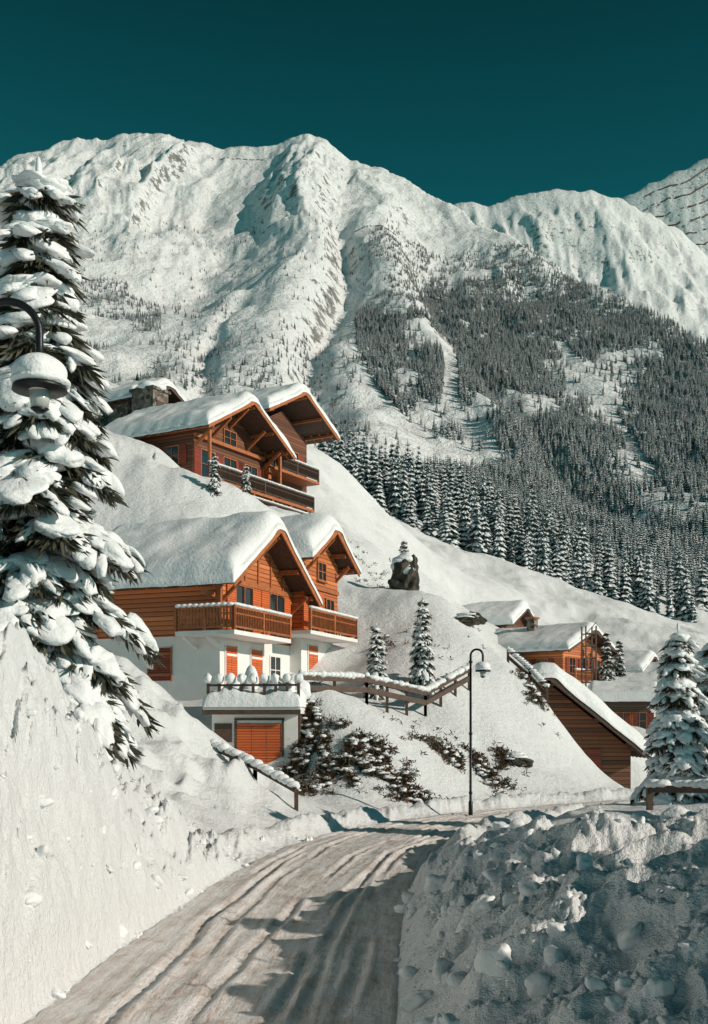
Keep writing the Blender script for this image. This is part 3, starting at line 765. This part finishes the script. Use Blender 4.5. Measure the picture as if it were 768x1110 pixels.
# young spruces added out of view to throw shadows over bank and road
for i, (x, y, s_) in enumerate([(7.6,-1.5,.75),(8.1,.6,.95),(7.7,2.4,.8),(8.3,4.2,1.0),(7.8,5.9,.85),(8.5,7.6,1.0),(8.2,9.5,.8),(9.0,11.4,1.0),(8.9,13.3,.85),(9.6,15.2,.95),(9.4,1.6,1.1),(10.0,8.6,1.15)]):
    o = bpy.data.objects.new('spruce_tree', (ta, tb, tc_)[i % 3].data); o.location = (x, y, Hs(x, y)-.1); o.scale = (s_*1.15, s_*1.15, s_*.82*(1.35 if i % 3 == 2 else 1)); o.rotation_euler = (0, 0, i*1.7)
    scene.collection.objects.link(o)

# ------------------------------------------------------------------ shrubs / rock outcrops
def shrubs(name, zones, seed):
    r = np.random.default_rng(seed); nv = []; mb = MB()
    for (x, y, rx, ry, n) in zones:
        for _ in range(n):
            a = r.normal(0, .5, 2); px = x+a[0]*rx; py = y+a[1]*ry
            if fbm(px/.5, py/.5, 2, seed) < .50: continue
            nv.append((px, py))
    P = np.array(nv); Z = H(P[:, 0], P[:, 1]); V = []
    for (px, py), z in zip(P, Z):
        for _ in range(12):
            b = np.array([px, py, z+.02])+r.normal(0, .07, 3); dv = r.normal(0, 1, 3)+[0, -.9, .1]; dv /= np.linalg.norm(dv)
            wv = np.cross(dv, r.normal(0, 1, 3)); wv /= np.linalg.norm(wv); wv *= .020; L = r.uniform(.08, .22)
            V.append((b-wv, b+wv, b+dv*L*.6+wv, b+dv*L, b+dv*L*.6-wv))
        if r.random() < .08: mb.blob((px, py-.08, z+.1), (.14, .1, .06), 1, 2, None, .2, 2, int(r.integers(1e9)))
    V = np.array(V); n = len(V); mb.add(V.reshape(-1, 3), np.arange(n)[:, None]*5+np.arange(5)[None], 0)
    mb.obj(name, [M_SHRUB, M_SNOW], None, smooth=(1,))
shrubs('slope_shrubs', [(-1.7, 39.8, .8, 2.0, 1500), (-.3, 39.6, 1.7, 1.3, 1300), (1.0, 39.0, 1.4, .9, 800), (1.9, 38.6, .9, .4, 300), (4.3, 43.4, 1.8, 1.2, 900), (6.2, 45.2, .6, .8, 300), (8.7, 54, .7, 1.6, 300), (2.5, 55, 2.5, 2.5, 90), (9, 63, 3, 3, 120), (0, 68, 4, 4, 120)], 5)
def rock(name, x, y, s, seed):
    mb = MB(); z = Hs(x, y); r = np.random.default_rng(seed)
    for k in range(5):
        o = r.normal(0, .34, 2); q = r.uniform(.45, .85)
        c = (x+o[0]*s[0], y+o[1]*s[1], z+s[2]*.35*q+k*.1*s[2])
        mb.blob(c, (s[0]*q, s[1]*q, s[2]*q), 0, 4, None, .26, 4.0, seed+k)
        mb.blob((c[0]-.1*s[0], c[1]+.05, c[2]+s[2]*q*.85), (s[0]*q*.9, s[1]*q*.9, s[2]*q*.36), 1, 3, None, .2, 2, seed+k+9)
    mb.obj(name, [M_ROCK, M_SNOW], None, smooth=(1,))
rock('rock_outcrop', 2.9, 62, (.8, .7, 1.25), 4); rock('rock_outcrop', 6.0, 58.5, (.9, .6, .4), 8); rock('rock_outcrop', 6.6, 45, (.6, .5, .3), 9)

# ------------------------------------------------------------------ distant forest
def far_tree(name, seed, snow):
    r = np.random.default_rng(seed); mb = MB()
    mb.tube([(0,0,0),(0,0,.97)], [.013, .002], 1, 5)
    L = 12; wid = r.uniform(.13, .17)
    for i in range(L):
        f = .06+.90*(i/L); R0 = wid*(1-f)**.8+.008; k = 8 if i < 9 else 6
        for j in range(k):
            az = 2*math.pi*(j+r.uniform(-.35, .35))/k+i; R = R0*r.uniform(.65, 1.2)
            d = np.array([math.cos(az), math.sin(az), 0]); l = np.array([-d[1], d[0], 0]); w = R*.36
            z0 = f+r.uniform(-.012, .012); dr = R*r.uniform(.5, .85)
            a = np.array([0, 0, z0]); m = d*R*.6+np.array([0, 0, z0-dr*.4]); t = d*R+np.array([0, 0, z0-dr])
            dn = np.array([0, 0, -w*.7])
            mb.add([a, m+l*w+dn, t, m-l*w+dn, m], [(0,1,4),(1,2,4),(2,3,4),(3,0,4)], 1)
            mb.add([a+[0,0,-.03], m+l*w*.7+dn*2.0, t*[.85,.85,1]+[0,0,-.012], m-l*w*.7+dn*2.0], [(0,1,2),(0,2,3)], 1)
            if r.random() < snow:
                u = np.array([0, 0, .006]); sc = r.uniform(.85, 1.2); dn2 = dn*1.0
                mb.add([a+d*R*.1+u*.7, m+l*w*sc+dn2*sc+u, t*[1.03,1.03,1]+u*.6, m-l*w*sc+dn2*sc+u, m+u*1.8], [(0,1,4),(1,2,4),(2,3,4),(3,0,4)], 2)
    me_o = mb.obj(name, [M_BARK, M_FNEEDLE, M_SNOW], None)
    scene.collection.objects.unlink(me_o); return me_o
col = bpy.data.collections.new('forest_tree_kinds')
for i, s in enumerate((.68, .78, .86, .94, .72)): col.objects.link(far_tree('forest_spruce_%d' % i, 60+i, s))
def inpoly(px, py, poly):
    ins = np.zeros(px.shape, bool); n = len(poly)
    for i in range(n):
        x1, y1 = poly[i]; x2, y2 = poly[(i+1) % n]
        c = ((y1 > py) != (y2 > py)) & (px < (x2-x1)*(py-y1)/(y2-y1+1e-9)+x1); ins ^= c
    return ins
nC = 75000
cx = rng.uniform(-420, 520, nC*2); cy = rng.uniform(190, 1500, nC*2)
k = np.abs(cx) < cy*.36+5; cx = cx[k]; cy = cy[k]; cz = H(cx, cy)
bx_ = 384+F*cx/cy; by_ = 790-F*(cz-CZ)/cy
main = inpoly(bx_, by_, [(385,345),(400,330),(440,345),(470,300),(520,305),(560,285),(620,305),(700,338),(860,360),(860,690),(768,676),(680,670),(600,650),(540,622),(480,590),(430,562),(345,545),(345,510),(440,512),(520,515),(530,500),(480,480),(440,455),(405,415),(388,380)])
cl = fbm(cx/70, cy/130, 3, 401)
strip = (np.abs(((bx_-470)-(by_-380)*.55+14*np.sin(by_/22))) < 7+.04*(by_-380)) & (by_ > 350) & (by_ < 500)
strip2 = (np.abs(((bx_-640)-(by_-420)*.7)) < 7) & (by_ > 370) & (by_ < 520)
edge = np.clip((by_-270)/80., .25, 1)
pm = np.where(main & ~strip & ~strip2, np.clip((cl-.28)*6, .08, 1)*edge, 0)
def sparse(poly, p, th=.5):
    return np.where(inpoly(bx_, by_, poly), p*ss(th, th+.15, fbm(cx/45, cy/90, 3, 433)), 0)
pm = np.maximum(pm, sparse([(85,300),(170,310),(185,420),(95,425)], .34, .42))
pm = np.maximum(pm, sparse([(400,215),(520,235),(640,270),(768,300),(768,380),(560,310),(400,345)], .40, .38))
pm = np.maximum(pm, sparse([(180,360),(400,370),(380,520),(250,440),(180,420)], .12, .38))
pm = np.maximum(pm, sparse([(0,200),(400,200),(400,420),(0,420)], .035, .35))
pm = np.maximum(pm, sparse([(340,440),(540,520),(768,700),(420,600),(350,545)], .14, .38))
keep = rng.random(len(cx)) < pm
fx, fy, fz = cx[keep], cy[keep], cz[keep]
me = bpy.data.meshes.new('distant_forest')
me.from_pydata(np.stack([fx, fy, fz-.3], 1).tolist(), [], [])
hs = rng.uniform(6.5, 13.5, len(fx))*(1-.30*ss(700, 1400, fy)); hs *= np.where(main[keep], 1, .65)
at = me.attributes.new('tscale', 'FLOAT_VECTOR', 'POINT'); w_ = rng.uniform(.85, 1.35, len(fx))
at.data.foreach_set('vector', np.stack([hs*w_, hs*w_, hs], 1).astype(np.float32).ravel())
at = me.attributes.new('trot', 'FLOAT_VECTOR', 'POINT')
at.data.foreach_set('vector', np.stack([rng.normal(0, .03, len(fx)), rng.normal(0, .03, len(fx)), rng.uniform(0, 6.28, len(fx))], 1).astype(np.float32).ravel())
at = me.attributes.new('tidx', 'INT', 'POINT'); at.data.foreach_set('value', rng.integers(0, 5, len(fx)).astype(np.int32))
fo = bpy.data.objects.new('distant_forest', me); scene.collection.objects.link(fo)
ng = bpy.data.node_groups.new('forest_scatter', 'GeometryNodeTree')
ng.interface.new_socket('Geometry', in_out='INPUT', socket_type='NodeSocketGeometry'); ng.interface.new_socket('Geometry', in_out='OUTPUT', socket_type='NodeSocketGeometry')
gi = ng.nodes.new('NodeGroupInput'); go = ng.nodes.new('NodeGroupOutput')
m2p = ng.nodes.new('GeometryNodeMeshToPoints'); iop = ng.nodes.new('GeometryNodeInstanceOnPoints'); ci = ng.nodes.new('GeometryNodeCollectionInfo')
ci.inputs['Collection'].default_value = col; ci.inputs['Separate Children'].default_value = True; ci.inputs['Reset Children'].default_value = True
def na(nm, t):
    n = ng.nodes.new('GeometryNodeInputNamedAttribute'); n.data_type = t; n.inputs['Name'].default_value = nm; return n.outputs['Attribute']
ng.links.new(gi.outputs[0], m2p.inputs[0]); ng.links.new(m2p.outputs[0], iop.inputs['Points']); ng.links.new(ci.outputs[0], iop.inputs['Instance'])
iop.inputs['Pick Instance'].default_value = True
ng.links.new(na('tidx', 'INT'), iop.inputs['Instance Index']); ng.links.new(na('trot', 'FLOAT_VECTOR'), iop.inputs['Rotation']); ng.links.new(na('tscale', 'FLOAT_VECTOR'), iop.inputs['Scale'])
ng.links.new(iop.outputs[0], go.inputs[0])
md = fo.modifiers.new('scatter', 'NODES'); md.node_group = ng
print('forest trees', len(fx))

# ------------------------------------------------------------------ avalanche barriers
mb = MB()
def barrier(h0, h1, d, n=26, hh=2.4, skip=.2):
    xs = np.linspace((h0-384)*d/F, (h1-384)*d/F, n); ys = np.full(n, float(d))+6*np.sin(xs/30); zs = H(xs, ys)
    for i in range(n-1):
        if rng.random() < skip: continue
        mb.beam((xs[i], ys[i], zs[i]+hh*.3), (xs[i+1], ys[i+1], zs[i+1]+hh*.3), .5, hh, 0)
for d in (3660, 3620, 3580, 3540, 3500, 3460): barrier(700, 800, d, 30, 6)
for a_, b_, d in ((225, 285, 1745), (385, 430, 1440)): barrier(a_, b_, d, 26, 1.6, .4)
mb.obj('avalanche_barriers', [M_DBEAM])

# ------------------------------------------------------------------ light, sky, camera
az, el = math.radians(SUN_AZ), math.radians(SUN_EL)
sd = Vector((math.sin(az)*math.cos(el), math.cos(az)*math.cos(el), math.sin(el)))
sl = bpy.data.lights.new('sun', 'SUN'); sl.energy = 4.0; sl.angle = math.radians(.5); sl.color = (1, .87, .75)
so = bpy.data.objects.new('sun', sl); so.rotation_euler = sd.to_track_quat('Z', 'Y').to_euler(); so.location = (60, -30, 60); scene.collection.objects.link(so)
w = bpy.data.worlds.new('World'); scene.world = w; w.use_nodes = True
nt = w.node_tree; bg = nt.nodes['Background']
sky = nt.nodes.new('ShaderNodeTexSky'); sky.sky_type = 'NISHITA'; sky.sun_disc = False
sky.sun_elevation = el; sky.sun_rotation = az; sky.altitude = 1800; sky.air_density = 1.0; sky.dust_density = .3; sky.ozone_density = 1.5
tc = nt.nodes.new('ShaderNodeTexCoord'); sx = nt.nodes.new('ShaderNodeSeparateXYZ'); nt.links.new(tc.outputs['Generated'], sx.inputs[0])
r_ = nt.nodes.new('ShaderNodeValToRGB'); nt.links.new(sx.outputs[2], r_.inputs[0])
e = r_.color_ramp.elements
e[0].position = 0.0; e[0].color = (.06, 1.0, .92, 1); e[1].position = .62; e[1].color = (.02, .23, .155, 1)
q = e.new(.30); q.color = (.05, .92, .74, 1); q = e.new(.44); q.color = (.05, .53, .355, 1)
mx = nt.nodes.new('ShaderNodeMix'); mx.data_type = 'RGBA'; mx.blend_type = 'MULTIPLY'; mx.inputs[0].default_value = 1
nt.links.new(sky.outputs[0], mx.inputs[6]); nt.links.new(r_.outputs[0], mx.inputs[7])
nt.links.new(mx.outputs[2], bg.inputs[0]); bg.inputs[1].default_value = .09
cam = bpy.data.cameras.new('camera'); cam.sensor_fit = 'VERTICAL'; cam.sensor_height = 36; cam.lens = 36*F/1110
cam.shift_y = (790-555)/1110; cam.clip_end = 20000; cam.clip_start = .1
co = bpy.data.objects.new('camera', cam); co.location = (0, 0, CZ); co.rotation_euler = (math.radians(90), 0, 0); scene.collection.objects.link(co)
scene.camera = co
scene.view_settings.view_transform = 'Standard'; scene.view_settings.look = 'None'; scene.view_settings.exposure = 0
